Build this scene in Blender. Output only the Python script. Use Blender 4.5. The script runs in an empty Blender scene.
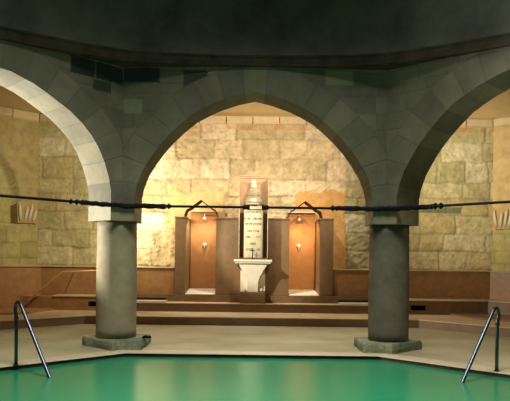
import bpy, bmesh, math, random
from mathutils import Vector, noise
C = bpy.context.scene.collection
S = bpy.context.scene
PI = math.pi

# ------------------------------------------------------------------ camera
F = 623.0
cam_d = bpy.data.cameras.new('camera')
cam = bpy.data.objects.new('camera', cam_d)
C.objects.link(cam)
cam.location = (0, -4.33, 1.29)
cam.rotation_euler = (PI/2, -0.0125, 0)
cam_d.sensor_width = 36
cam_d.lens = 36*F/510
cam_d.shift_x = 2.0/510
cam_d.shift_y = 59.5/510
cam_d.clip_end = 100
S.camera = cam

# ------------------------------------------------------------------ world, lamps, exposure
S.view_settings.view_transform = 'Standard'
S.view_settings.look = 'None'
S.view_settings.gamma = 1
S.view_settings.exposure = 0.22
w = bpy.data.worlds.new('world'); S.world = w; w.use_nodes = True
w.node_tree.nodes['Background'].inputs[0].default_value = (0.75, 1.0, 0.8, 1)
w.node_tree.nodes['Background'].inputs[1].default_value = 0.01

def aim(o, target):
    d = Vector(target) - o.location
    o.rotation_euler = d.to_track_quat('-Z', 'Y').to_euler()

def area(name, loc, target, size, power, col, sizey=None, spread=PI):
    l = bpy.data.lights.new(name, 'AREA'); l.energy = power; l.color = col
    l.size = size; l.spread = spread
    if sizey: l.shape = 'RECTANGLE'; l.size_y = sizey
    o = bpy.data.objects.new(name, l); C.objects.link(o); o.location = loc; aim(o, target)
    return o

def spot(name, loc, target, power, col, angle=80, blend=0.8, radius=0.08):
    l = bpy.data.lights.new(name, 'SPOT'); l.energy = power; l.color = col
    l.spot_size = math.radians(angle); l.spot_blend = blend; l.shadow_soft_size = radius
    o = bpy.data.objects.new(name, l); C.objects.link(o); o.location = loc; aim(o, target)
    return o

WARM = (1.0, 0.84, 0.62)
WHITE = (1.0, 0.95, 0.80)
# daylight falling through the openings of the dome
area('dome_light', (0, 0, 7.6), (0, 0, 0), 2.6, 350, (1.0, 1.0, 0.92), spread=math.radians(100))
# unseen fill spots, added to brighten the arcade face and the dome
spot('arcade_fill', (2.6, -2.6, 2.4), (5.0, 3.4, 4.7), 520, (0.94, 1.0, 0.88), 62, 1.0, 0.3)
spot('arcade_fill', (-2.8, -2.6, 2.4), (-0.8, 4.5, 4.4), 75, (0.98, 1.0, 0.88), 80, 1.0, 0.3)
# warm lamps behind the piers and over the passage, washing the stone wall
spot('wall_lamp', (-3.25, 8.9, 2.6), (-1.0, 10.7, 2.6), 250, WARM, 160, 0.9)
spot('ambulatory_lamp', (1.6, 6.2, 4.3), (0.2, 10.7, 3.1), 640, (1.0, 0.86, 0.68), 78, 1.0)
spot('ambulatory_lamp', (-3.0, 7.4, 3.4), (-4.4, 10.7, 2.2), 190, (1.0, 0.95, 0.70), 120)
spot('ambulatory_lamp', (3.2, 7.4, 3.6), (4.9, 10.7, 3.2), 330, (1.0, 0.88, 0.60), 80, 1.0)
spot('passage_lamp', (0, 8.4, 4.9), (0, 8.5, 0), 360, (1.0, 0.95, 0.82), 130)
# lamp in the left side aisle that catches the left arch and column
spot('aisle_lamp', (-5.4, 4.75, 2.3), (-2.0, 4.6, 3.0), 1150, (1.0, 0.98, 0.84), 78, 0.3)
# spotlight on the stele
spot('stele_lamp', (-2.1, 5.9, 3.6), (0, 9.2, 1.6), 900, (1.0, 0.95, 0.82), 26, 0.6, 0.05)
# small lamps above the shower niches
spot('niche_lamp', (-1.17, 9.85, 2.36), (-1.15, 10.3, 0.9), 50, WHITE, 130, 0.6, 0.03)
spot('niche_lamp', (1.14, 9.85, 2.36), (1.12, 10.3, 0.9), 50, (1.0, 0.72, 0.44), 130, 0.6, 0.03)

# ------------------------------------------------------------------ helpers
def srgb(r, g, b):
    f = lambda c: (c/255/12.92) if c/255 <= 0.04045 else ((c/255+0.055)/1.055)**2.4
    return (f(r), f(g), f(b))

def tag(o, label=None, cat=None, group=None, kind=None):
    if label: o['label'] = label
    if cat: o['category'] = cat
    if group: o['group'] = group
    if kind: o['kind'] = kind
    return o

def link(name, me, mat=None, parent=None):
    o = bpy.data.objects.new(name, me); C.objects.link(o)
    if mat: me.materials.append(mat)
    if parent: o.parent = parent
    return o

def empty(name, loc, rz=0):
    o = bpy.data.objects.new(name, None); C.objects.link(o)
    o.location = loc; o.rotation_euler = (0, 0, rz); o.empty_display_size = 0.1
    return o

class MB:
    """collects shapes, builds one mesh object"""
    def __init__(s): s.v = []; s.f = []; s.c = []
    def add(s, vs, fs, col=None):
        b = len(s.v); s.v += [tuple(p) for p in vs]; s.f += [tuple(i+b for i in f) for f in fs]
        s.c += (col if isinstance(col, list) else [col or (1, 1, 1)]*len(vs))
    def box(s, x0, x1, y0, y1, z0, z1, col=None):
        vs = [(x, y, z) for z in (z0, z1) for y in (y0, y1) for x in (x0, x1)]
        s.add(vs, [(0,2,3,1),(4,5,7,6),(0,1,5,4),(2,6,7,3),(0,4,6,2),(1,3,7,5)], col)
    def prism(s, poly, z0, z1, col=None):
        n = len(poly)
        vs = [(p[0], p[1], z0) for p in poly]+[(p[0], p[1], z1) for p in poly]
        s.add(vs, [tuple(range(n-1, -1, -1)), tuple(range(n, 2*n))]+[(i, (i+1)%n, n+(i+1)%n, n+i) for i in range(n)], col)
    def extrude_y(s, poly, y0, y1, col=None):   # poly in x,z
        n = len(poly)
        vs = [(p[0], y0, p[1]) for p in poly]+[(p[0], y1, p[1]) for p in poly]
        s.add(vs, [tuple(range(n)), tuple(range(2*n-1, n-1, -1))]+[(i, n+i, n+(i+1)%n, (i+1)%n) for i in range(n)], col)
    def lathe(s, prof, seg=24, cx=0, cy=0, col=None, close=True):
        n = len(prof); vs = []
        for r, z in prof:
            for k in range(seg):
                a = 2*PI*k/seg; vs.append((cx+r*math.cos(a), cy+r*math.sin(a), z))
        fs = []
        for i in range(n-1):
            for k in range(seg):
                k2 = (k+1) % seg
                fs.append((i*seg+k, i*seg+k2, (i+1)*seg+k2, (i+1)*seg+k))
        if close: fs += [tuple(range(seg-1, -1, -1)), tuple((n-1)*seg+k for k in range(seg))]
        s.add(vs, fs, col)
    def tube(s, pts, r, seg=10, col=None):
        pts = [Vector(p) for p in pts]; n = len(pts)
        rr = r if isinstance(r, list) else [r]*n
        vs = []; up = None
        for i, p in enumerate(pts):
            t = (pts[min(i+1, n-1)]-pts[max(i-1, 0)]).normalized()
            if up is None:
                up = Vector((0, 0, 1)) if abs(t.z) < 0.9 else Vector((1, 0, 0))
            a = (up - t*up.dot(t)).normalized(); b = t.cross(a); up = a
            for k in range(seg):
                q = 2*PI*k/seg; vs.append(p+a*rr[i]*math.cos(q)+b*rr[i]*math.sin(q))
        fs = [(i*seg+k, i*seg+(k+1)%seg, (i+1)*seg+(k+1)%seg, (i+1)*seg+k) for i in range(n-1) for k in range(seg)]
        fs += [tuple(range(seg-1, -1, -1)), tuple((n-1)*seg+k for k in range(seg))]
        s.add(vs, fs, col)
    def grid(s, nu, nv, fn, flip=False):   # fn(i,j) -> (pos, colour)
        vs = []; cs = []
        for j in range(nv+1):
            for i in range(nu+1):
                p, c = fn(i, j); vs.append(p); cs.append(c)
        W = nu+1
        fs = []
        for j in range(nv):
            for i in range(nu):
                q = (j*W+i, j*W+i+1, (j+1)*W+i+1, (j+1)*W+i)
                fs.append(q[::-1] if flip else q)
        s.add(vs, fs, cs)
    def build(s, name, mat, parent=None, smooth=False, bevel=0, colour=False, fixn=True):
        me = bpy.data.meshes.new(name); me.from_pydata(s.v, [], s.f); me.update()
        if colour:
            at = me.color_attributes.new('Col', 'FLOAT_COLOR', 'POINT')
            flat = []
            for c in s.c: flat += [c[0], c[1], c[2], 1.0]
            at.data.foreach_set('color', flat)
        if fixn:
            bm = bmesh.new(); bm.from_mesh(me); bmesh.ops.recalc_face_normals(bm, faces=bm.faces); bm.to_mesh(me); bm.free()
        if smooth: me.polygons.foreach_set('use_smooth', [True]*len(me.polygons))
        o = link(name, me, mat, parent)
        if bevel:
            m = o.modifiers.new('bevel', 'BEVEL'); m.width = bevel; m.segments = 2; m.limit_method = 'ANGLE'
        return o

# ------------------------------------------------------------------ materials
def mat_base(name):
    m = bpy.data.materials.new(name); m.use_nodes = True
    nt = m.node_tree; return m, nt, nt.nodes['Principled BSDF']

def stone_mat(name, col=None, attr=False, rough=0.85, var=0.25, scale=3.0, bump=0.3, bscale=40, tint2=None, spec=0.2):
    m, nt, b = mat_base(name); N = nt.nodes; L = nt.links
    tc = N.new('ShaderNodeTexCoord')
    n1 = N.new('ShaderNodeTexNoise'); n1.inputs['Scale'].default_value = scale; n1.inputs['Detail'].default_value = 6; n1.inputs['Roughness'].default_value = 0.65
    L.new(tc.outputs['Object'], n1.inputs['Vector'])
    rmp = N.new('ShaderNodeMapRange'); rmp.inputs[1].default_value = 0.3; rmp.inputs[2].default_value = 0.7
    rmp.inputs[3].default_value = 1-var; rmp.inputs[4].default_value = 1+var
    L.new(n1.outputs['Fac'], rmp.inputs[0])
    if attr:
        src = N.new('ShaderNodeAttribute'); src.attribute_name = 'Col'; out = src.outputs['Color']
    else:
        src = N.new('ShaderNodeRGB'); src.outputs[0].default_value = (*col, 1); out = src.outputs[0]
    if tint2:
        n3 = N.new('ShaderNodeTexNoise'); n3.inputs['Scale'].default_value = scale*0.45; n3.inputs['Detail'].default_value = 3
        L.new(tc.outputs['Object'], n3.inputs['Vector'])
        cr = N.new('ShaderNodeMapRange'); cr.inputs[1].default_value = 0.42; cr.inputs[2].default_value = 0.62
        L.new(n3.outputs['Fac'], cr.inputs[0])
        mx0 = N.new('ShaderNodeMix'); mx0.data_type = 'RGBA'
        L.new(cr.outputs[0], mx0.inputs['Factor']); L.new(out, mx0.inputs[6]); mx0.inputs[7].default_value = (*tint2, 1)
        out = mx0.outputs[2]
    mx = N.new('ShaderNodeMix'); mx.data_type = 'RGBA'; mx.blend_type = 'MULTIPLY'; mx.inputs['Factor'].default_value = 1
    L.new(out, mx.inputs[6]); L.new(rmp.outputs[0], mx.inputs[7])
    L.new(mx.outputs[2], b.inputs['Base Color'])
    b.inputs['Roughness'].default_value = rough
    b.inputs['Specular IOR Level'].default_value = spec
    n2 = N.new('ShaderNodeTexNoise'); n2.inputs['Scale'].default_value = bscale; n2.inputs['Detail'].default_value = 5
    L.new(tc.outputs['Object'], n2.inputs['Vector'])
    bp = N.new('ShaderNodeBump'); bp.inputs['Strength'].default_value = bump; bp.inputs['Distance'].default_value = 0.02
    L.new(n2.outputs['Fac'], bp.inputs['Height']); L.new(bp.outputs[0], b.inputs['Normal'])
    return m

def plain_mat(name, col, rough=0.5, metal=0.0, spec=0.5):
    m, nt, b = mat_base(name)
    b.inputs['Base Color'].default_value = (*col, 1); b.inputs['Roughness'].default_value = rough
    b.inputs['Metallic'].default_value = metal; b.inputs['Specular IOR Level'].default_value = spec
    n = nt.nodes.new('ShaderNodeTexNoise'); n.inputs['Scale'].default_value = 18
    mr = nt.nodes.new('ShaderNodeMapRange'); mr.inputs[3].default_value = max(0, rough-0.06); mr.inputs[4].default_value = min(1, rough+0.08)
    nt.links.new(n.outputs['Fac'], mr.inputs[0]); nt.links.new(mr.outputs[0], b.inputs['Roughness'])
    return m

M_wall = stone_mat('lit_masonry', attr=True, var=0.2, scale=5, bump=0.4, bscale=22)
M_arc = stone_mat('arcade_masonry', attr=True, var=0.22, scale=2.2, bump=0.3, bscale=25)
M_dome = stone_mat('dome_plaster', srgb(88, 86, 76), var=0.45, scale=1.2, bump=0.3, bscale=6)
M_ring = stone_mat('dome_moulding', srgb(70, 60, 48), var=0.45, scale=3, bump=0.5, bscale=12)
M_vault = stone_mat('vault_plaster', srgb(196, 168, 118), var=0.08, scale=2, bump=0.15, bscale=10)
M_cornice = stone_mat('cornice_stone', attr=True, var=0.1, scale=6, bump=0.3, bscale=30)
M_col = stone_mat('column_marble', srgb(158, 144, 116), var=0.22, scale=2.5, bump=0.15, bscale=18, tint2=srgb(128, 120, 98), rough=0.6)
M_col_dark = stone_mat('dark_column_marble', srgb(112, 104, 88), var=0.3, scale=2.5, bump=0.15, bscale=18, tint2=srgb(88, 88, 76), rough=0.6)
M_riser = stone_mat('step_riser', srgb(138, 112, 86), var=0.15, scale=4, bump=0.1, bscale=40, rough=0.5)
M_plinth = stone_mat('plinth_stone', srgb(140, 142, 114), var=0.3, scale=6, bump=0.8, bscale=16, tint2=srgb(100, 110, 92))
M_deck = stone_mat('deck_stone', srgb(172, 164, 132), var=0.12, scale=1.6, bump=0.12, bscale=30, rough=0.55, spec=0.35, tint2=srgb(156, 148, 116))
M_coping = stone_mat('coping_stone', srgb(186, 172, 144), var=0.12, scale=4, bump=0.15, bscale=30, rough=0.5, spec=0.4)
M_rim = stone_mat('dark_waterline', srgb(66, 52, 42), var=0.3, scale=4, bump=0.2, rough=0.4)
M_terra = stone_mat('red_marble', srgb(166, 122, 76), var=0.16, scale=9, bump=0.08, bscale=60, rough=0.45, tint2=srgb(158, 116, 76), spec=0.4)
M_terra_d = stone_mat('brown_marble', srgb(124, 96, 64), var=0.15, scale=9, bump=0.08, bscale=60, rough=0.45, spec=0.4)
M_step = stone_mat('step_stone', srgb(200, 178, 140), var=0.12, scale=3, bump=0.1, bscale=40, rough=0.5, spec=0.4, tint2=srgb(184, 160, 124))
M_niche = stone_mat('orange_plaster', srgb(190, 132, 78), var=0.12, scale=6, bump=0.1, bscale=30, rough=0.6)
M_hood = stone_mat('dark_red_hood', srgb(70, 30, 20), var=0.2, scale=8, bump=0.15, rough=0.7)
M_white = stone_mat('white_marble', srgb(226, 216, 192), var=0.06, scale=4, bump=0.05, rough=0.45, spec=0.4)
M_panel = stone_mat('pink_marble', srgb(188, 154, 124), var=0.08, scale=6, bump=0.05, rough=0.5)
M_frame = plain_mat('bronze_frame', srgb(118, 88, 56), 0.4, 0.5)
M_iron = plain_mat('black_iron', srgb(22, 20, 20), 0.6, 0.3, 0.3)
M_steel = plain_mat('steel_tube', srgb(84, 94, 106), 0.34, 1.0)
M_chrome = plain_mat('chrome', srgb(225, 220, 210), 0.3, 0.35)
M_brass = plain_mat('brass_rail', srgb(220, 172, 120), 0.4, 0.4)
M_black = plain_mat('flat_black', srgb(8, 7, 6), 0.9, 0, 0.1)
M_ink = plain_mat('dark_lettering', srgb(44, 34, 24), 0.8, 0, 0.1)

# thin glass: clear with a weak fresnel reflection
M_glass, nt, b = mat_base('case_glass'); nt.nodes.remove(b)
tr = nt.nodes.new('ShaderNodeBsdfTransparent'); tr.inputs[0].default_value = (0.95, 0.94, 0.9, 1)
gl = nt.nodes.new('ShaderNodeBsdfGlossy'); gl.inputs['Roughness'].default_value = 0.05
fr = nt.nodes.new('ShaderNodeFresnel'); fr.inputs[0].default_value = 1.3
mx = nt.nodes.new('ShaderNodeMixShader')
nt.links.new(fr.outputs[0], mx.inputs[0]); nt.links.new(tr.outputs[0], mx.inputs[1]); nt.links.new(gl.outputs[0], mx.inputs[2])
nt.links.new(mx.outputs[0], nt.nodes['Material Output'].inputs[0])

# milky green thermal water, gently stirred
M_water, nt, b = mat_base('green_water')
b.inputs['Base Color'].default_value = (*srgb(30, 120, 84), 1)
b.inputs['Roughness'].default_value = 0.24
b.inputs['IOR'].default_value = 1.33
nz = nt.nodes.new('ShaderNodeTexNoise'); nz.inputs['Scale'].default_value = 3.0; nz.inputs['Detail'].default_value = 2
tc = nt.nodes.new('ShaderNodeTexCoord'); mp = nt.nodes.new('ShaderNodeMapping'); mp.inputs['Scale'].default_value = (1, 2.5, 1)
nt.links.new(tc.outputs['Object'], mp.inputs[0]); nt.links.new(mp.outputs[0], nz.inputs['Vector'])
bp = nt.nodes.new('ShaderNodeBump'); bp.inputs['Strength'].default_value = 0.025; bp.inputs['Distance'].default_value = 0.05
nt.links.new(nz.outputs['Fac'], bp.inputs['Height']); nt.links.new(bp.outputs[0], b.inputs['Normal'])

# ------------------------------------------------------------------ masonry pattern
def hash01(*k):
    return random.Random(hash(tuple(round(x*1000) if isinstance(x, float) else x for x in k)) & 0xffffffff).random()

class Courses:
    """irregular coursed stone: (u, z) -> stone id, distance to joint, stone centre"""
    def __init__(s, z0, z1, hmin, hmax, wmin, wmax, u0, u1, seed, rows=None):
        R = random.Random(seed); s.rows = []
        z = z0; i = 0
        while z < z1:
            h = rows[i] if rows and i < len(rows) else R.uniform(hmin, hmax)
            cuts = [u0 - R.uniform(0, wmax)]
            while cuts[-1] < u1: cuts.append(cuts[-1]+R.uniform(wmin, wmax))
            s.rows.append((z, z+h, cuts)); z += h; i += 1
        s.seed = seed
    def at(s, u, z, wob=0.012):
        n = noise.noise_vector(Vector((u*2.3, z*2.3, s.seed*7.1)))
        uu = u + n.x*wob; zz = z + n.y*wob
        for k, (a, b_, cuts) in enumerate(s.rows):
            if zz < b_ or k == len(s.rows)-1: break
        import bisect
        i = bisect.bisect_right(cuts, uu)-1; i = max(0, min(i, len(cuts)-2))
        d = min(abs(zz-a), abs(b_-zz), abs(uu-cuts[i]), abs(cuts[i+1]-uu))
        return (k, i), d, ((cuts[i]+cuts[i+1])/2, (a+b_)/2)

def mixc(a, b, t): return tuple(a[i]*(1-t)+b[i]*t for i in range(3))
def mul(a, k): return tuple(min(1, x*k) for x in a)

# ------------------------------------------------------------------ pool, deck, steps
def octagon(ap):
    r = ap/math.cos(PI/8)
    return [(r*math.sin(PI/8+k*PI/4), r*math.cos(PI/8+k*PI/4)) for k in range(8)]
AP_POOL = 4.16; ZW = -0.052

def ring_prism(mb, inner, outer, z0, z1, col=None):
    n = len(inner)
    vs = [(p[0], p[1], z) for z in (z0, z1) for p in inner+outer]
    fs = []
    for i in range(n):
        j = (i+1) % n
        fs += [(2*n+i, 2*n+j, 3*n+j, 3*n+i), (i, n+i, n+j, j), (i, j, 2*n+j, 2*n+i), (n+i, 3*n+i, 3*n+j, n+j)]
    mb.add(vs, fs, col)

m = MB(); ring_prism(m, octagon(AP_POOL+0.32), octagon(13.5), -0.3, 0.0)
tag(m.build('floor', M_deck), 'pale stone deck around the pool', kind='structure')
m = MB(); ring_prism(m, octagon(AP_POOL), octagon(AP_POOL+0.318), -0.008, 0.004)
tag(m.build('trim_1', M_coping, bevel=0.006), 'pale coping along the pool edge', kind='structure')
m = MB(); ring_prism(m, octagon(AP_POOL+0.02), octagon(AP_POOL+0.30), -1.3, -0.009)
m.prism(octagon(AP_POOL+0.3)[::-1], -1.45, -1.3)
tag(m.build('wall_pool', M_rim), 'dark pool wall at the waterline', kind='structure')
m = MB()
m.prism(octagon(AP_POOL+0.019)[::-1], -1.29, ZW)
tag(m.build('pool_water', M_water), 'still milky green thermal water filling the octagonal pool', 'water', kind='stuff')

# first step: everything outside a larger octagon
m = MB()
o1 = octagon(7.87); o2 = octagon(13.4)
ring_prism(m, o1, o2, 0.001, 0.143)
tag(m.build('floor_riser', M_riser), 'red-brown riser of the lowest step', kind='structure')
m = MB(); ring_prism(m, octagon(7.86), octagon(13.45), 0.1435, 0.164)
tag(m.build('floor_step', M_step, bevel=0.005), 'lowest stone step around the hall', kind='structure')
m = MB(); m.box(-2.95, 2.95, 9.035, 10.66, 0.165, 0.333)
tag(m.build('floor_riser', M_riser), 'red-brown riser of the second step', kind='structure')
m = MB(); m.box(-2.95, 2.95, 9.02, 10.66, 0.3335, 0.353)
tag(m.build('floor_step', M_step, bevel=0.008), 'second stone step in front of the fountain', kind='structure')
m = MB()
m.box(-2.945, 2.945, 9.42, 10.66, 0.354, 0.384); m.box(-2.945, 2.945, 9.42, 10.66, 0.43, 0.51)
for a, b_ in ((-2.945, -2.62), (-1.9, 1.9), (2.62, 2.945)): m.box(a, b_, 9.42, 10.66, 0.384, 0.43)
m.box(-2.7, -1.85, 9.9, 10.0, 0.365, 0.43); m.box(1.85, 2.7, 9.9, 10.0, 0.365, 0.43)
tag(m.build('floor_step', M_terra_d), 'red marble top step with slots', kind='structure')
for sx in (-1, 1):
    m = MB(); x0, x1 = sorted((sx*1.88, sx*2.64)); m.box(x0, x1, 9.05, 9.415, 0.3535, 0.382)
    tag(m.build('ledge_slab', M_white, bevel=0.004), 'pale slab lying below the black slot %s' % ('left of the left shower niche' if sx < 0 else 'right of the right shower niche'), 'slab', 'pale slabs below the slots')

# ------------------------------------------------------------------ back wall
XL, XR, YB = -5.18, 5.75, 10.67
PATH = [(-8.9, -3.0), (-8.9, YB-(8.9+XL)), (XL, YB), (XR, YB), (9.4, YB-(9.4-XR)), (9.4, -3.0)]

def offset_path(path, d):
    """shift the polyline inward by d (mitred); d may be a list, one per segment"""
    P = [Vector(p) for p in path]; n = len(P); segs = []
    for i in range(n-1):
        t = (P[i+1]-P[i]).normalized(); nn = Vector((t.y, -t.x)); segs.append((P[i]+nn*d, t))
    out = [segs[0][0]]
    for i in range(1, n-1):
        (a, t), (b, u) = segs[i-1], segs[i]
        det = t.x*(-u.y)-t.y*(-u.x)
        k = ((b-a).x*(-u.y)-(b-a).y*(-u.x))/det
        out.append(a+t*k)
    q = P[-1]; t = segs[-1][1]; out.append(q+Vector((t.y, -t.x))*d)
    return out

base = srgb(216, 190, 140)
cr = Courses(0.3, 5.0, 0.34, 0.50, 0.5, 1.05, XL-0.1, XR+0.1, 5)
palette = [srgb(216, 198, 158), srgb(206, 188, 146), srgb(194, 180, 138), srgb(208, 184, 140), srgb(200, 174, 128), srgb(224, 208, 172), srgb(186, 172, 132), srgb(230, 216, 184)]
def back_fn(nu, nz, z0, z1):
    def fn(i, j):
        x = XL+(XR-XL)*i/nu; z = z0+(z1-z0)*j/nz
        (k, ii), d, (cx, cz) = cr.at(x, z, 0.05)
        h = hash01(k, ii, 11)
        c = palette[int(h*len(palette)) % len(palette)]
        rough = noise.fractal(Vector((x*5, z*5, 3.3)), 0.7, 2.1, 5)
        fine = noise.fractal(Vector((x*17, z*17, 8.3)), 0.8, 2.1, 4)
        rub = 1.0 if -3.1 < x < 3.3 else 0.45
        disp = 0.03*(hash01(k, ii, 5)-0.5)*2*rub + rub*(0.034*rough+0.020*fine)*(1.3 if abs(x+2.45) < 0.75 else 1.0) + (1-rub)*0.002*fine
        joint = min(1, d/0.03)
        disp -= 0.035*(1-joint)+0.012*(x-cx)*(hash01(k, ii, 9)-0.5)*4*rub
        c = mixc(mul(c, 0.58), c, 0.15+0.85*joint)
        c = mul(c, 1+0.26*rough+0.24*fine)
        if abs(x) < 2.2: c = mixc(c, srgb(224, 194, 148), 0.35)
        # greener stone to the right of the orange patch and in the side bays
        if x > 2.2: c = mixc(c, srgb(178, 170, 124), 0.45)
        if x < -3.2: c = mixc(c, srgb(190, 178, 118), 0.4)
        if 3.95 < x < 5.0 and 2.48 < z < 2.62: c = srgb(120, 124, 96)
        if z > 4.42: c = mixc(c, srgb(200, 146, 96), max(0, min(0.8, 0.35+rough))); disp += 0.01
        # old plaster patches left on the stone
        e = 0.05*noise.noise(Vector((x*3, z*3, 1)))+0.02*fine
        if 1.02+e < x < 2.22+e and z < 2.98+e*2-0.12*(x-1.6)**2:
            c = mixc(srgb(222, 176, 112), srgb(208, 156, 90), 0.5+0.5*rough); disp = 0.035+0.004*rough
        if -2.02+e < x < -0.72+e and z < 2.92+e*2 and z > 2.0:
            c = mixc(srgb(230, 198, 142), srgb(218, 180, 120), 0.5+0.5*rough); disp = 0.03+0.004*rough
        # small niche filled in the right bay
        return (x, YB-disp, z), c
    return fn
m = MB(); m.grid(430, 175, back_fn(430, 175, 0.3, 4.6))
m.box(XL, XR, YB+0.10, YB+0.3, 0.3, 4.9, srgb(200, 170, 120))
tag(m.build('wall_back', M_wall, colour=True, smooth=True, fixn=False), 'rough coursed stone wall behind the arcade', kind='structure')

# cut-off corners and the side walls beyond them
def side_wall(side):
    P = PATH[1] if side < 0 else PATH[4]
    A = (XL, YB) if side < 0 else (XR, YB)
    t = (Vector(P)-Vector(A)); L = t.length; t.normalize()
    nrm = Vector((-t.y, t.x)) if side > 0 else Vector((t.y, -t.x))
    nrm = -nrm if nrm.dot(Vector((0, -1))) < 0 else nrm       # into the hall
    lower = Courses(0.3, 2.1, 0.28, 0.4, 0.35, 0.7, 0, L, 31)
    cq, rq, zq = 1.6*1.414, 1.28*1.414, 2.44
    cq = 2.25; rq = 1.80
    def fn(i, j, nu=150, nz=130):
        q = L*i/nu; z = 0.3+4.5*j/nz
        fine = noise.fractal(Vector((q*6+side*9, z*6, 2.3)), 0.7, 2.1, 4)
        if z < 2.08:
            (k, ii), d, _ = lower.at(q, z, 0.04); joint = min(1, d/0.02)
            c = mixc(mul(srgb(176, 160, 104), 0.7), mixc(srgb(196, 184, 126), srgb(176, 164, 110), hash01(k, ii, side)), 0.3+0.7*joint)
            depth = -0.015*(1-joint)+0.01*fine
        else:
            c = mul(srgb(186, 166, 116) if side < 0 else srgb(206, 178, 128), 1+0.08*fine); depth = 0.004*fine
        dd = rq-math.hypot(q-cq, max(0, z-zq)) if z > zq else rq-abs(q-cq)
        if z >= 2.08 and dd > -0.0:
            depth = -0.35*min(1, dd/0.02); c = mul(srgb(206, 190, 130), 1+0.08*fine)
        p = Vector(A)+t*q+nrm*depth
        return (p.x, p.y, z), c
    m = MB(); m.grid(150, 130, fn, flip=side < 0)
    B = Vector(PATH[0] if side < 0 else PATH[5]); P = Vector(P)
    m.grid(2, 2, lambda i, j: ((P.x+(B.x-P.x)*i/2, P.y+(B.y-P.y)*i/2, 0.3+4.5*j/2), srgb(190, 160, 105)))
    tag(m.build('wall_left' if side < 0 else 'wall_right', M_wall, colour=True, smooth=True, fixn=False), kind='structure')
side_wall(-1); side_wall(1)

# cornice and vault swept along the wall path
def sweep(mb, path, prof, colf=None):
    ps = [offset_path(path, d) for d, z in prof]
    n = len(path); vs = []; cs = []
    for (d, z), line in zip(prof, ps):
        for p in line: vs.append((p.x, p.y, z))
    fs = [(i*n+k, i*n+k+1, (i+1)*n+k+1, (i+1)*n+k) for i in range(len(prof)-1) for k in range(n-1)]
    mb.add(vs, fs)
m = MB(); zc = 4.54
cprof = [(0.0, zc), (0.07, zc+0.02), (0.10, zc+0.05), (0.12, zc+0.18), (0.0, zc+0.19)]
R = random.Random(8)
dense = []
for (a, b_) in zip(PATH[:-1], PATH[1:]):
    a = Vector(a); b_ = Vector(b_); L = (b_-a).length
    for k in range(int(L/0.55)): dense.append((a, b_, k/int(L/0.55), (k+0.965)/int(L/0.55)))
offs = [offset_path(PATH, d) for d, z in cprof]
for si in range(len(PATH)-1):
    L = (Vector(PATH[si+1])-Vector(PATH[si])).length; n = int(L/0.62)
    for k in range(n):
        t0 = k/n; t1 = (k+0.97)/n; vs = []
        for o_, (d, z) in zip(offs, cprof):
            p = o_[si].lerp(o_[si+1], t0); q = o_[si].lerp(o_[si+1], t1); vs += [(p.x, p.y, z), (q.x, q.y, z)]
        col = mul(srgb(222, 200, 160), R.uniform(0.82, 1.05))
        m.add(vs, [(2*i, 2*i+1, 2*i+3, 2*i+2) for i in range(4)]+[(0, 2, 4, 6, 8), (1, 9, 7, 5, 3)], col)
tag(m.build('trim_2', M_cornice, colour=True), 'pale stone cornice below the vault', kind='structure')
m = MB(); prof = [(0.02, zc+0.17)]
for k in range(1, 21):
    a = PI*k/20*0.93
    prof.append((2.75-2.73*math.cos(a), zc+0.17+1.25*math.sin(a)))
sweep(m, PATH, prof)
tag(m.build('ceiling', M_vault, smooth=True), 'plastered vault over the passage', kind='structure')

# red marble wainscot and bench
def path_prism(mb, path, d0, d1, z0, z1, xlim=None):
    a = offset_path(path, d0); b_ = offset_path(path, d1)
    poly = [(p.x, p.y) for p in a]+[(p.x, p.y) for p in reversed(b_)]
    n = len(a)
    for i in range(n-1):
        vs = [(p.x, p.y, z) for z in (z0, z1) for p in (a[i], a[i+1], b_[i+1], b_[i])]
        mb.add(vs, [(0, 1, 2, 3), (4, 7, 6, 5), (0, 4, 5, 1), (2, 6, 7, 3), (1, 5, 6, 2), (3, 7, 4, 0)])
WP_L = [(-8.9, 3.0), PATH[1], PATH[2], (-1.753, YB)]
WP_R = [(1.793, YB), PATH[3], PATH[4], (9.4, 3.0)]
m = MB(); path_prism(m, WP_L, 0.0, 1.10, 0.3, 1.085); path_prism(m, WP_R, 0.0, 1.10, 0.3, 1.085)
tag(m.build('wall_wainscot', M_terra), 'red marble dado along the wall', kind='structure')
m = MB(); path_prism(m, WP_L, 0.0, 1.13, 1.086, 1.105); path_prism(m, WP_R, 0.0, 1.13, 1.086, 1.105)
tag(m.build('trim_3', M_step), 'pale capping of the dado', kind='structure')
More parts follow.
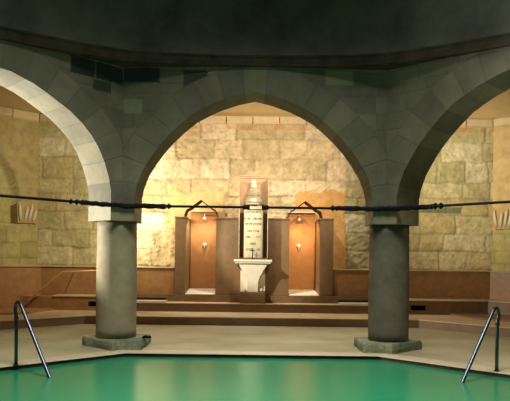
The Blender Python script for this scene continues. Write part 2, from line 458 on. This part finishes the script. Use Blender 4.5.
for sx in (-1, 1):
    m = MB()
    X0 = 2.955
    def bx(x0, x1, y0, y1, z0, z1):
        a, b_ = sorted((sx*x0, sx*x1)); m.box(a, b_, y0, y1, z0, z1)
    # gap for the small vent
    v0, v1 = (3.2, 3.52) if sx < 0 else (3.40, 3.72)
    bx(X0, v0, 9.03, 9.56, 0.165, 0.455); bx(v1, 4.98 if sx < 0 else 5.05, 9.03, 9.56, 0.165, 0.455)
    bx(v0, v1, 9.03, 9.56, 0.165, 0.25); bx(v0, v1, 9.03, 9.56, 0.36, 0.455)
    bx(v0, v1, 9.35, 9.56, 0.25, 0.36)
    v0, v1 = (3.2, 3.52) if sx < 0 else (3.40, 3.72)
    hb = MB(); a_, b_ = sorted((sx*(v0+0.002), sx*(v1-0.002))); hb.box(a_, b_, 9.06, 9.1, 0.251, 0.359)  # black panel paints the shade inside the vent
    tag(hb.build('trim_vent', M_black), 'black panel painting the shade inside the bench front vent', kind='structure')
    poly = [(sx*4.25, 9.03), (sx*4.45, 8.05), (sx*7.6, 5.2), (sx*8.2, 6.0), (sx*4.9, 9.3)]
    m.prism(poly, 0.165, 0.20)
    tag(m.build('wall_bench', M_terra if sx < 0 else M_terra_d), 'low red marble bench front', kind='structure')
    m = MB()
    q = 4.98 if sx < 0 else 5.05
    d = MB(); d.prism([(sx*q, 9.03), (sx*(q+3.3), 5.73), (sx*(q+3.6), 6.03), (sx*(q+0.4), 9.4)], 0.201, 0.455)
    tag(d.build('wall_bench', M_terra if sx < 0 else M_terra_d), 'slanting end of the bench front', kind='structure')
    if sx < 0: m.box(-4.3, -X0, 9.0, 9.58, 0.456, 0.478)
    else: m.prism([(sx*X0, 9.0), (sx*(q+0.01), 9.0), (sx*(q+3.3), 5.71), (sx*(q+3.8), 6.2), (sx*(q+0.3), 9.58), (sx*X0, 9.58)], 0.456, 0.478)
    tag(m.build('trim_4' if sx < 0 else 'trim_5', M_step, bevel=0.004), 'pale bench ledge', kind='structure')

# shower niches: low marble walls and orange back panels
def wall_block(name, x0, x1, z1, mat, label):
    m = MB(); m.box(x0, x1, 9.5, 10.60, 0.511, z1)
    m.box(x0-0.012, x1+0.012, 9.485, 10.60, z1, z1+0.035)
    tag(m.build(name, mat, bevel=0.006), label, kind='structure')
wall_block('wall_niche_left', -1.74, -1.50, 2.20, M_terra_d, 'left cheek of the left shower niche')
wall_block('wall_niche_middle', -0.83, 0.80, 2.19, M_terra_d, 'marble wall between the shower niches')
wall_block('wall_niche_right', 1.48, 1.78, 2.20, M_terra_d, 'right cheek of the right shower niche')
for k, (x0, x1) in enumerate(((-1.49, -0.84), (0.81, 1.47))):
    m = MB(); m.box(x0, x1, 10.50, 10.58, 0.512, 2.42)
    tag(m.build('wall_niche_back', M_niche), 'orange back of a shower niche', kind='structure')
    m = MB(); m.box(x0, x1, 10.42, 10.60, 2.421, 2.45)
    tag(m.build('trim_%d' % (6+k), M_white), 'pale ledge over the niche back', kind='structure')
    m = MB(); m.add([(x, y, z) for x in (x0, x1) for y, z in ((9.44, 0.511), (10.49, 0.511), (10.49, 0.60), (9.44, 0.525))], [(0, 1, 2, 3), (4, 7, 6, 5), (3, 2, 6, 7), (0, 4, 5, 1), (0, 3, 7, 4), (1, 5, 6, 2)])
    tag(m.build('floor_niche', M_white), 'pale niche floor', kind='structure')

# ------------------------------------------------------------------ arcade
AI, AO = 4.53, 5.13
HI, HO = AI*math.tan(PI/8), AO*math.tan(PI/8)
ZS = 2.05
prof_pts = [(1.70, 2.05), (1.695, 2.20), (1.66, 2.36), (1.59, 2.54), (1.475, 2.73), (1.36, 2.89), (1.22, 3.05), (1.06, 3.205), (0.873, 3.36), (0.70, 3.455), (0.547, 3.53), (0.25, 3.635), (0.0, 3.69)]
PROFS = {0: prof_pts, 1: prof_pts, -1: [(1.70, 2.05), (1.695, 2.25), (1.66, 2.42), (1.59, 2.62), (1.49, 2.82), (1.38, 2.97), (1.235, 3.11), (1.06, 3.24), (0.90, 3.325), (0.72, 3.42), (0.547, 3.50), (0.25, 3.59), (0.0, 3.61)]}
def arch_r(th):
    """radius of the pointed arch seen from (0, ZS) at angle th"""
    t = th if th <= PI/2 else PI-th
    for (u0, z0), (u1, z1) in zip(prof_pts[:-1], prof_pts[1:]):
        a0 = math.atan2(z0-ZS, u0); a1 = math.atan2(z1-ZS, u1) if u1 > 0 else PI/2
        if t <= a1+1e-9:
            k = (t-a0)/(a1-a0); r0 = math.hypot(u0, z0-ZS); r1 = math.hypot(u1, z1-ZS)
            # intersect the ray with the chord
            dx, dz = math.cos(t), math.sin(t)
            ex, ez = u1-u0, z1-z0
            det = dx*(-ez)+dz*ex
            return (u0*(-ez)+(z0-ZS)*ex)/det
    return prof_pts[-1][1]-ZS
ZT = 4.10
def rect_r(th, H):
    c, s_ = abs(math.cos(th)), math.sin(th)
    r1 = H/c if c > 1e-6 else 1e9
    r2 = (ZT-ZS)/s_ if s_ > 1e-6 else 1e9
    return min(r1, r2)
# arc length table
NTH = 400
ths = [PI*i/NTH for i in range(NTH+1)]
apt = [(arch_r(t)*math.cos(t), ZS+arch_r(t)*math.sin(t)) for t in ths]
arc = [0.0]
for i in range(NTH): arc.append(arc[-1]+math.hypot(apt[i+1][0]-apt[i][0], apt[i+1][1]-apt[i][1]))
arcpal = [srgb(122, 114, 96), srgb(116, 110, 93), srgb(130, 122, 103), srgb(119, 113, 97), srgb(112, 106, 91)]
def bay(k, name, dark, label, vpal=None, pale=()):
    global prof_pts, apt, arc
    prof_pts = PROFS[k]
    apt = [(arch_r(t)*math.cos(t), ZS+arch_r(t)*math.sin(t)) for t in ths]
    arc = [0.0]
    for i in range(NTH): arc.append(arc[-1]+math.hypot(apt[i+1][0]-apt[i][0], apt[i+1][1]-apt[i][1]))

    """k: bay number, 0 faces the camera, -1 is the left one"""
    ang = k*PI/4
    def W(u, z, off):   # off = distance from the axis
        # bay direction: outward normal (sin, cos)
        n = (math.sin(ang), math.cos(ang)); t = (math.cos(ang), -math.sin(ang))
        return (n[0]*off+t[0]*u, n[1]*off+t[1]*u, z)
    co = Courses(ZS-0.1, 4.2, 0.22, 0.34, 0.34, 0.75, -2, 2, 40+k, rows=[0.33, 0.3, 0.27, 0.3, 0.24, 0.25, 0.14, 0.19, 0.28])
    nv = 17
    VW = arc[-1]/nv
    def vid(i): return min(nv-1, int(arc[i]/VW))
    ringw = 0.40
    def vcol(v):
        c = (vpal or arcpal)[int(hash01(v, k, 77)*5) % 5]
        if v in pale: c = pale[v]
        return c
    NR = 80
    def face(off, H, flip):
        def fn(i, j):
            th = ths[i]; r0 = arch_r(th); r1 = rect_r(th, H)
            r = r0+(r1-r0)*(j/NR)
            u, z = r*math.cos(th), ZS+r*math.sin(th)
            d = r-r0
            # nearest distance to the arch is roughly d
            if d < ringw and z > ZS+0.0:
                v = vid(i); c = vcol(v)
                e = min(arc[i]-v*VW, (v+1)*VW-arc[i], ringw-d)
            else:
                (a, b_), e, (cx, cz) = co.at(u, z); c = arcpal[int(hash01(a, b_, k, 3)*5) % 5]
                for (x0, x1, z0, z1, cc) in dark:
                    if x0 < u < x1 and z0 < z < z1:
                        c = cc; e = min(u-x0, x1-u, z-z0, z1-z)
            joint = min(1, e/0.016)
            c = mixc(mul(c, 0.82), c, joint)
            dd = 0.005*(1-joint)
            return W(u, z, off+(dd if not flip else -dd)), c
        return fn
    m = MB()
    m.grid(NTH, NR, face(AI, HI, False))
    m.grid(NTH, NR//2, lambda i, j: (lambda th: (W((arch_r(th)+(rect_r(th, HO)-arch_r(th))*j/(NR//2))*math.cos(th), ZS+(arch_r(th)+(rect_r(th, HO)-arch_r(th))*j/(NR//2))*math.sin(th), AO), srgb(160, 140, 100)))(ths[i]), flip=True)
    def soff(i, j):
        u, z = apt[i]; v = vid(i); e = min(arc[i]-v*VW, (v+1)*VW-arc[i])
        joint = min(1, e/0.014); c = mul(vcol(v), 0.86+0.34*hash01(v, k, 5)); c = mixc(mul(c, 0.75), c, joint)
        off = AI+(AO-AI)*j/10
        return W(u, z, off), c
    m.grid(NTH, 10, soff, flip=True)
    # top
    m.add([W(-HI, ZT, AI), W(HI, ZT, AI), W(HO, ZT, AO), W(-HO, ZT, AO)], [(0, 1, 2, 3)], srgb(100, 100, 80))
    tag(m.build(name, M_arc, colour=True, fixn=False), label, kind='structure')
DK = srgb(52, 58, 56); DK2 = srgb(70, 72, 62); LT = srgb(136, 134, 108)
bay(0, 'wall_arcade_middle',
    [(-1.876, -1.36, 3.80, 4.01, DK), (-1.02, -0.68, 3.70, 3.98, DK2), (-1.876, -1.60, 3.35, 3.56, LT), (1.00, 1.40, 3.78, 4.0, LT)], 'pointed middle arch of the stone arcade',
    pale={8: srgb(128, 126, 102)})
# the left bay is paler, lit from its aisle
lp = [srgb(168, 164, 134), srgb(156, 152, 122), srgb(176, 172, 144), srgb(150, 148, 116), srgb(162, 160, 130)]
bay(-1, 'wall_arcade_left', [(1.06, 1.42, 3.76, 3.99, DK), (1.44, 1.876, 3.76, 3.99, DK), (1.40, 1.68, 3.60, 3.74, DK2)], 'pointed left arch of the arcade', vpal=arcpal)
bay(1, 'wall_arcade_right', [], 'pointed right arch of the arcade')

# ------------------------------------------------------------------ dome
def ring_r(a):      # a measured from +y
    f = ((a+PI/8) % (PI/4))-PI/8
    octr = AI/math.cos(f)
    return 4.49+0.36*(octr-AI)-0.10*max(0, octr-AI-0.2)
def ring_z(a):
    return -0.13*min(1, max(0, (1-math.cos(a))/0.4))
seg = 192
dprof = [(-0.9, 0.0), (0.0, 0.0), (0.008, 0.008), (0.008, 0.022), (-0.012, 0.03), (-0.008, 0.09), (0.0, 0.12), (0.014, 0.13), (0.02, 0.15)]
for k in range(1, 30):
    t = k/30*PI/2*0.94
    dprof.append((4.45*(1-math.cos(t)), 0.18+4.3*math.sin(t)))
vs = []; fs = []
for d, z in dprof:
    for q in range(seg):
        a = 2*PI*q/seg; r = ring_r(a)-d*(ring_r(a)/4.49); zz = z+4.035+ring_z(a)
        vs.append((r*math.sin(a), r*math.cos(a), zz))
ND = len(dprof)
def dome_faces(i0, i1):
    return [(i*seg+q, i*seg+(q+1) % seg, (i+1)*seg+(q+1) % seg, (i+1)*seg+q) for i in range(i0, i1) for q in range(seg)]
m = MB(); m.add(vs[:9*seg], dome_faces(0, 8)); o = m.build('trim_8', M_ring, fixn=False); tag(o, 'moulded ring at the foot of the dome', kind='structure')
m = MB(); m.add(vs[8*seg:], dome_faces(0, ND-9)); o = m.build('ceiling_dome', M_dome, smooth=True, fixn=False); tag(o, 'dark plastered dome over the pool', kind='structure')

# ------------------------------------------------------------------ columns
def hexa(P, k, a, w, b=None):
    """pier outline where bays k and k+1 meet; a = half length along each bay, w = wall thickness"""
    A1, A2 = k*PI/4, (k+1)*PI/4
    n1 = Vector((math.sin(A1), math.cos(A1))); t1 = Vector((math.cos(A1), -math.sin(A1)))
    n2 = Vector((math.sin(A2), math.cos(A2))); t2 = Vector((math.cos(A2), -math.sin(A2)))
    b = b or a; P = Vector(P); h = w/2; m_ = (n1+n2).normalized()*h/math.cos(PI/8)
    return [tuple(p) for p in (P-t1*a-n1*h, P-m_, P+t2*b-n2*h, P+t2*b+n2*h, P+m_, P-t1*a+n1*h)]
def column(k, label, chip):
    RR = (AI+AO)/2/math.cos(PI/8); a = PI/8+k*PI/4
    P = (RR*math.sin(a), RR*math.cos(a))
    root = empty('stone_column', (P[0], P[1], 0)); tag(root, label, 'column', 'columns of the arcade')
    loc = lambda poly: [(p[0]-P[0], p[1]-P[1]) for p in poly]
    # shaft with a slight entasis
    m = MB(); prof = []
    for i in range(15):
        t = i/14; prof.append((0.292-0.008*t+0.004*math.sin(PI*t), 0.135+(1.818-0.135)*t))
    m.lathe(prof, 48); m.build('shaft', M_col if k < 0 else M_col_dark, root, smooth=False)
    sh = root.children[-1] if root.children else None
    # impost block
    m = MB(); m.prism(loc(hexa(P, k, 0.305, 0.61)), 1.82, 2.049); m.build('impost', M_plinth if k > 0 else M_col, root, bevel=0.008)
    # worn, chipped plinth slab
    R = random.Random(60+k); out = loc(hexa(P, k, 0.32 if k < 0 else 0.44, 0.80, 0.44 if k < 0 else 0.32)); pts = []
    for i in range(len(out)):
        a0 = Vector(out[i]); b0 = Vector(out[(i+1) % len(out)])
        for j in range(6):
            p = a0.lerp(b0, j/6); q = p*(1+R.uniform(-0.02, 0.02)); pts.append((q.x, q.y))
    n = len(pts); vs = []
    for s_, z in ((1.0, 0.001), (1.01, 0.06), (0.99, 0.115), (0.95, 0.137)):
        for i, p in enumerate(pts):
            rr = s_*(1+R.uniform(-0.012, 0.012)); vs.append((p[0]*rr, p[1]*rr, z+(R.uniform(-0.006, 0.006) if z > 0.01 else 0)))
    vs.append((0, 0, 0.137)); c = len(vs)-1
    fs = [(i*n+q, i*n+(q+1) % n, (i+1)*n+(q+1) % n, (i+1)*n+q) for i in range(3) for q in range(n)]+[(3*n+q, 3*n+(q+1) % n, c) for q in range(n)]+[tuple(range(n-1, -1, -1))]
    m = MB(); m.add(vs, fs); m.build('plinth', M_plinth, root)
    return P
PL = column(-1, 'pale greenish stone column to the left of the fountain, on a chipped slab', 0)
PR = column(0, 'dark greenish stone column to the right of the fountain, on a chipped slab', 0)
for o in list(S.objects):
    if o.name.startswith('shaft'): o.data.polygons.foreach_set('use_smooth', [len(p.vertices) == 4 for p in o.data.polygons])

# small dark lump lying on the left plinth
m = MB(); m.lathe([(0.012, 0.0), (0.05, 0.006), (0.055, 0.02), (0.03, 0.035), (0.01, 0.042)], 9)
m.lathe([(0.01, 0.0), (0.022, 0.01), (0.018, 0.03), (0.006, 0.038)], 7, 0.06, 0.01)
o = m.build('stone_lump', M_black); o.location = (PL[0]+0.46, PL[1]-0.14, 0.138)
tag(o, 'small dark lump lying on the right end of the left column plinth', 'stone')

# ------------------------------------------------------------------ iron tie rods along the arcade
ZR = 2.035; OFF = AI-0.045
def tie(k, label, us, ue, sections, turn=None, nuts=()):
    ang = k*PI/4; n = (math.sin(ang), math.cos(ang)); t = (math.cos(ang), -math.sin(ang))
    root = empty('tie_rod', (n[0]*OFF, n[1]*OFF, ZR), -ang)
    tag(root, label, 'tie rod', 'iron tie rods across the arches')
    R = random.Random(k+9)
    for (a, b_, r) in sections:
        m = MB(); nn = max(2, int((b_-a)/0.05)); pts = []; rr = []
        for i in range(nn+1):
            u = a+(b_-a)*i/nn; wv = 0.006 if r > 0.02 else 0
            pts.append((u, R.uniform(-wv, wv), R.uniform(-wv, wv))); rr.append(r*(1+(R.uniform(-0.15, 0.15) if r > 0.02 else 0)))
        m.tube(pts, rr, 10); m.build('bar' if r < 0.02 else 'sleeve', M_iron, root)
    for u in nuts:
        m = MB(); m.tube([(u-0.03, 0, 0), (u-0.012, 0, 0), (u-0.01, 0, 0), (u+0.01, 0, 0), (u+0.012, 0, 0), (u+0.03, 0, 0)], [0.028, 0.028, 0.042, 0.042, 0.028, 0.028], 6); m.build('nut', M_iron, root)
    if turn:
        a, b_ = turn; m = MB()
        m.tube([(a-0.02, 0, 0), (a, 0, 0), (a+0.07, 0, 0), (a+0.085, 0, 0)], [0.016, 0.034, 0.036, 0.03], 10)
        m.tube([(b_-0.085, 0, 0), (b_-0.07, 0, 0), (b_, 0, 0), (b_+0.02, 0, 0)], [0.03, 0.036, 0.034, 0.016], 10)
        for s_ in (-1, 1): m.box(a+0.05, b_-0.05, -0.012, 0.012, s_*0.034-0.007, s_*0.034+0.007)
        m.build('turnbuckle', M_iron, root)
tie(0, 'black iron tie rod across the middle arch, with an open turnbuckle', 0, 0,
    [(-1.86, -1.24, 0.036), (-1.24, -0.14, 0.018), (0.20, 1.16, 0.018), (1.16, 1.86, 0.035)], (-0.14, 0.20), (-1.2, 1.12))
tie(-1, 'black iron tie rod across the left arch', 0, 0,
    [(-1.83, 1.18, 0.0185), (1.18, 1.845, 0.032)], None, (1.05, 1.14, 1.22, -0.02))
tie(1, 'black iron tie rod across the right arch', 0, 0,
    [(-1.845, -1.12, 0.034), (-1.12, 1.83, 0.0175)], None, (-1.08, -1.0))

# ------------------------------------------------------------------ fountain with stele in a glass case
root = empty('wall_fountain', (0.0, 9.17, 0.353)); tag(root, 'white marble fountain pedestal on a brown plinth between the shower niches', 'fountain')
def P(x, y, z): return (x, y-9.17, z-0.353)
m = MB(); m.box(-0.27, 0.27, -0.13, 0.32, 0.001, 0.245); m.build('base', M_terra_d, root, bevel=0.006)
m = MB()    # back panel
m.box(-0.27, 0.27, 0.08, 0.32, 0.246, 0.80); m.extrude_y([(-0.27, 0.80), (0.27, 0.80), (0.38, 0.86), (-0.38, 0.86)], 0.02, 0.32); m.build('back_panel', M_white, root, bevel=0.004)
m = MB()    # front console, curved in and tapering
half = [(0.30, 0.862), (0.285, 0.80), (0.25, 0.75), (0.22, 0.70), (0.20, 0.65), (0.155, 0.58), (0.125, 0.51), (0.115, 0.44), (0.115, 0.246)]
poly = [(-x, z) for x, z in half]+[(x, z) for x, z in reversed(half)]
m.extrude_y(poly, -0.10, 0.079); m.build('console', M_white, root, bevel=0.006)
m = MB(); m.box(-0.385, 0.385, -0.14, 0.32, 0.863, 0.90); m.box(-0.41, 0.41, -0.16, 0.32, 0.90, 0.945); m.build('basin_slab', M_white, root, bevel=0.006)
for sx in (-1, 1):
    m = MB(); m.lathe([(0.03, 0.246), (0.042, 0.27), (0.042, 0.30), (0.028, 0.325)], 14, sx*0.185, 0.0); m.build('foot', M_white, root)

cz = 1.299
root = empty('display_case', (0.0, 9.22, cz)); tag(root, 'tall glass case with bronze edges on top of the white fountain', 'display case')
m = MB(); m.box(-0.31, 0.31, -0.13, 0.22, 0.0, 0.04); m.build('base_frame', M_frame, root)
for sx in (-1, 1):
    m = MB(); m.box(sx*0.29-0.018, sx*0.29+0.018, 0.17, 0.21, 0.041, 1.02); m.box(sx*0.245-0.012, sx*0.245+0.012, 0.17, 0.20, 0.041, 1.02); m.build('post', M_frame, root)
m = MB(); m.box(-0.30, 0.30, 0.19, 0.215, 0.041, 1.80); m.build('back_panel', M_panel, root)
m = MB(); m.box(-0.305, 0.305, -0.125, -0.119, 0.041, 1.80); m.box(-0.305, -0.299, -0.119, 0.185, 0.041, 1.80); m.box(0.299, 0.305, -0.119, 0.185, 0.041, 1.80); m.build('glass', M_glass, root)
m = MB()
for x0, x1 in ((-0.313, -0.300), (0.300, 0.313)): m.box(x0, x1, -0.133, -0.12, 0.041, 1.812)
m.box(-0.313, 0.313, -0.133, -0.12, 1.80, 1.815); m.box(-0.313, 0.313, 0.18, 0.20, 1.80, 1.815)
m.build('edge_strip', M_step, root)

root = empty('marble_stele', (0.0, 9.24, cz+0.041)); tag(root, 'inscribed white marble stele with a tiered turban top inside the glass case', 'stele')
m = MB(); pr = []
for k in range(13):
    a = -PI/2+PI*k/12; pr.append((0.205*math.sin(a)*1.0, -0.07*math.cos(a)))
m.prism(pr+[(0.205, 0.10), (-0.205, 0.10)], 0.0, 1.13); stele = m.build('shaft', M_white, root, bevel=0.006)
m = MB()
m.lathe([(0.14, 1.131), (0.165, 1.15), (0.165, 1.17), (0.15, 1.19)], 24, 0, 0.03)
m.build('neck', M_white, root)
m = MB()
for z, r, n in ((1.17, 0.19, 8), (1.335, 0.135, 7), (1.48, 0.072, 6)):
    m.lathe([(r*0.7, z), (r*0.95, z+0.025), (r, z+0.06), (r*0.93, z+0.105), (r*0.66, z+0.15), (r*0.6, z+0.16)], 20, 0, 0.03)
m.lathe([(0.05, 1.59), (0.062, 1.62), (0.05, 1.67), (0.012, 1.70)], 14, 0, 0.03)
m.build('turban', M_white, root, smooth=True)
# worn lettering: too small to read, kept as short strokes in words
rows = [(0.99, [7, 0, 5]), (0.845, [5, 0, 1, 0, 8]), (0.73, [6, 0, 7]), (0.575, [4, 0, 5]), (0.445, [4, 0, 0, 1, 0, 0, 4]), (0.30, [5]), (0.175, [6, 0, 1, 0, 3])]
R = random.Random(4)
for z, words in rows:
    m = MB()
    tot = sum(max(1, x) for x in words); step = 0.36/14; x = -tot*step/2
    for x_ in words:
        for q in range(max(1, x_)):
            if x_:
                hgt = 0.042 if x_ > 1 else 0.008
                xx = x+step*0.5; yy = -0.07*math.sqrt(max(0, 1-(xx/0.205)**2))-0.0035
                kind = R.randrange(1, 3)
                m.box(xx-0.009, xx-0.003, yy, yy+0.006, z-hgt/2, z+hgt/2)
                if kind < 2: m.box(xx+0.004, xx+0.009, yy, yy+0.006, z-hgt/2, z+hgt/2)
                if kind > 0: m.box(xx-0.009, xx+0.009, yy, yy+0.006, z+hgt/2-0.006, z+hgt/2)
            x += step
    m.build('lettering', M_ink, stele)
root = empty('fountain_spout', (-0.01, 9.045, cz)); tag(root, 'thin dark vertical spout standing before the stele', 'spout')
m = MB(); m.tube([(0, 0, -0.001), (0, 0, 0.25)], 0.011, 8); m.build('pipe', M_iron, root)
m = MB(); m.tube([(-0.05, 0, 0.19), (0.05, 0, 0.19)], 0.010, 8); m.build('cross_handle', M_iron, root)

# ------------------------------------------------------------------ showers and hoods
for sx, x0, x1, lab in ((-1, -1.53, -0.81, 'left'), (1, 0.78, 1.52, 'right')):
    cx = (x0+x1)/2; hw = (x1-x0)/2
    root = empty('niche_hood', (cx, 9.5, 2.24)); tag(root, 'dark red pointed hood over the %s shower niche' % lab, 'hood', 'hoods over the shower niches')
    def hood_curve(off):
        pts = []
        for i in range(21):
            t = i/20*2-1; a = abs(t)
            # straight rake with round shoulders and a sharp tip
            z = 0.36-0.20*a/0.7 if a < 0.7 else 0.16*math.sqrt(max(0, 1-((a-0.7)/0.3)**2))
            pts.append((t*(hw+off), z+off*(1.1 if a < 0.9 else 0.2)))
        return pts
    inner = hood_curve(0.0); outer = hood_curve(0.014)
    m = MB()
    for i in range(20):
        q = [inner[i], inner[i+1], outer[i+1], outer[i]]
        m.extrude_y(q, -0.02, 0.42)
    m.build('hood_shell', M_hood, root)
    sxp = cx+(0.02 if sx < 0 else -0.07)
    root = empty('shower', (sxp, 10.49, 2.2)); tag(root, 'chrome shower head high in the %s niche' % lab, 'shower', 'shower heads in the niches')
    m = MB(); m.tube([(0, 0, 0.13), (0, -0.14, 0.15), (0, -0.18, 0.13), (0, -0.18, 0.10)], 0.013, 8); arm = m.build('arm', M_chrome, root, smooth=True)
    m = MB(); m.lathe([(0.012, 0.10), (0.03, 0.08), (0.045, 0.05), (0.045, 0.035)], 16, 0, -0.18); m.build('head', M_chrome, arm)
    root = empty('shower_valve', (sxp, 10.49, 1.64)); tag(root, 'round chrome shower valve on the back of the %s niche' % lab, 'valve', 'valves in the niches')
    m = MB(); m.tube([(0, -0.005, 0), (0, -0.02, 0)], 0.052, 18); plate = m.build('plate', M_chrome, root)
    m = MB(); m.tube([(0, -0.02, 0), (0, -0.07, 0)], 0.03, 14); m.tube([(0, -0.065, 0), (0.0, -0.08, -0.10)], 0.012, 8); m.build('lever', M_chrome, plate)

# ------------------------------------------------------------------ handrails
def loop_rail(sx, label):
    a = Vector((sx*2.83+(0.08 if sx > 0 else 0.03), 3.07, 0.005)); b_ = Vector((sx*2.26+(0.10 if sx > 0 else 0), 2.64, ZW-0.35))
    root = empty('pool_handrail', a); tag(root, label, 'handrail', 'steel handrails of the pool ladders')
    d = (b_-a); d.z = 0; L = d.length; d.normalize()
    prof = [(0.0, 0.0), (0.0, 0.3), (-0.003, 0.55), (-0.01, 0.60), (-0.028, 0.64), (-0.03, 0.68), (-0.015, 0.725), (0.02, 0.755), (0.06, 0.75), (0.095, 0.715)]
    # long straight leg down into the water
    foot = (L, ZW); p0 = prof[-1]
    sl = ((foot[0]-p0[0]), (foot[1]-p0[1]))
    for k in (0.25, 0.5, 0.75, 1.0, 1.3): prof.append((p0[0]+sl[0]*k, p0[1]+sl[1]*k))
    pts = [(d.x*s_, d.y*s_, z) for s_, z in prof]
    m = MB(); m.tube(pts, 0.021, 12); tube = m.build('tube', M_steel, root, smooth=True)
    m = MB(); m.lathe([(0.034, 0.0), (0.034, 0.008), (0.024, 0.012)], 16); m.build('flange', M_steel, tube)
    m = MB(); m.tube([(d.x*-0.002, d.y*-0.002, 0.545), (d.x*-0.004, d.y*-0.004, 0.575)], 0.028, 12); m.build('collar', M_steel, tube)
loop_rail(-1, 'bent steel tube handrail at the left edge of the pool')
loop_rail(1, 'bent steel tube handrail at the right edge of the pool')
root = empty('wall_handrail', (-4.8, 8.96, 0.355)); tag(root, 'sloping brass handrail on the red marble wall, left of the left column', 'handrail')
m = MB(); m.tube([(0.0, 0, 0.0), (0.03, 0, 0.025), (0.70, 0, 0.60), (0.76, 0, 0.63), (2.0, 0, 0.69)], 0.02, 10); rail = m.build('rail', M_brass, root, smooth=True)
for x, z in ((0.80, 0.63), (1.75, 0.675)):
    m = MB(); m.tube([(x, 0, z), (x, 0.60, z-0.03)], 0.01, 8); m.build('bracket', M_brass, rail)
m = MB(); m.tube([(0.12, 0, 0.10), (0.12, 0.068, 0.07)], 0.01, 8); m.build('bracket', M_brass, rail)

# carved leaf ornaments on the cut corners
for side in (-1, 1):
    A = Vector((XL, YB) if side < 0 else (XR, YB)); t = Vector((side*0.7071, -0.7071))
    p = A+t*(0.32 if side < 0 else 0.30)+Vector((-side*0.03, -0.03))
    root = empty('leaf_carving', (p.x, p.y, 2.1), 0)
    tag(root, 'carved stone leaf corbel beside the %s' % ('arched recess left of the left column' if side < 0 else 'right edge of the right arch, below the tie rod'), 'carving', 'carved leaf corbels')
    root.rotation_euler = (0, 0, PI/4 if side < 0 else -PI/4)
    m = MB(); R = random.Random(3)
    m.extrude_y([(-0.22, 0.0), (0.24, 0.0), (0.26, 0.50), (-0.24, 0.50)], -0.03, 0.02)
    m.build('block', M_cornice if False else M_vault, root)
    m = MB()
    for x0, x1, h_ in ((-0.16, -0.20, 0.46), (-0.06, -0.02, 0.40), (0.04, 0.10, 0.46), (0.14, 0.19, 0.34)):
        pts = [(x0, -0.03, 0.03), (x0+(x1-x0)*0.4, -0.07, h_*0.4), (x1, -0.09, h_*0.8), (x1+0.01, -0.06, h_)]
        m.tube(pts, [0.022, 0.035, 0.03, 0.008], 8)
    m.build('leaf', M_white, root, smooth=True)
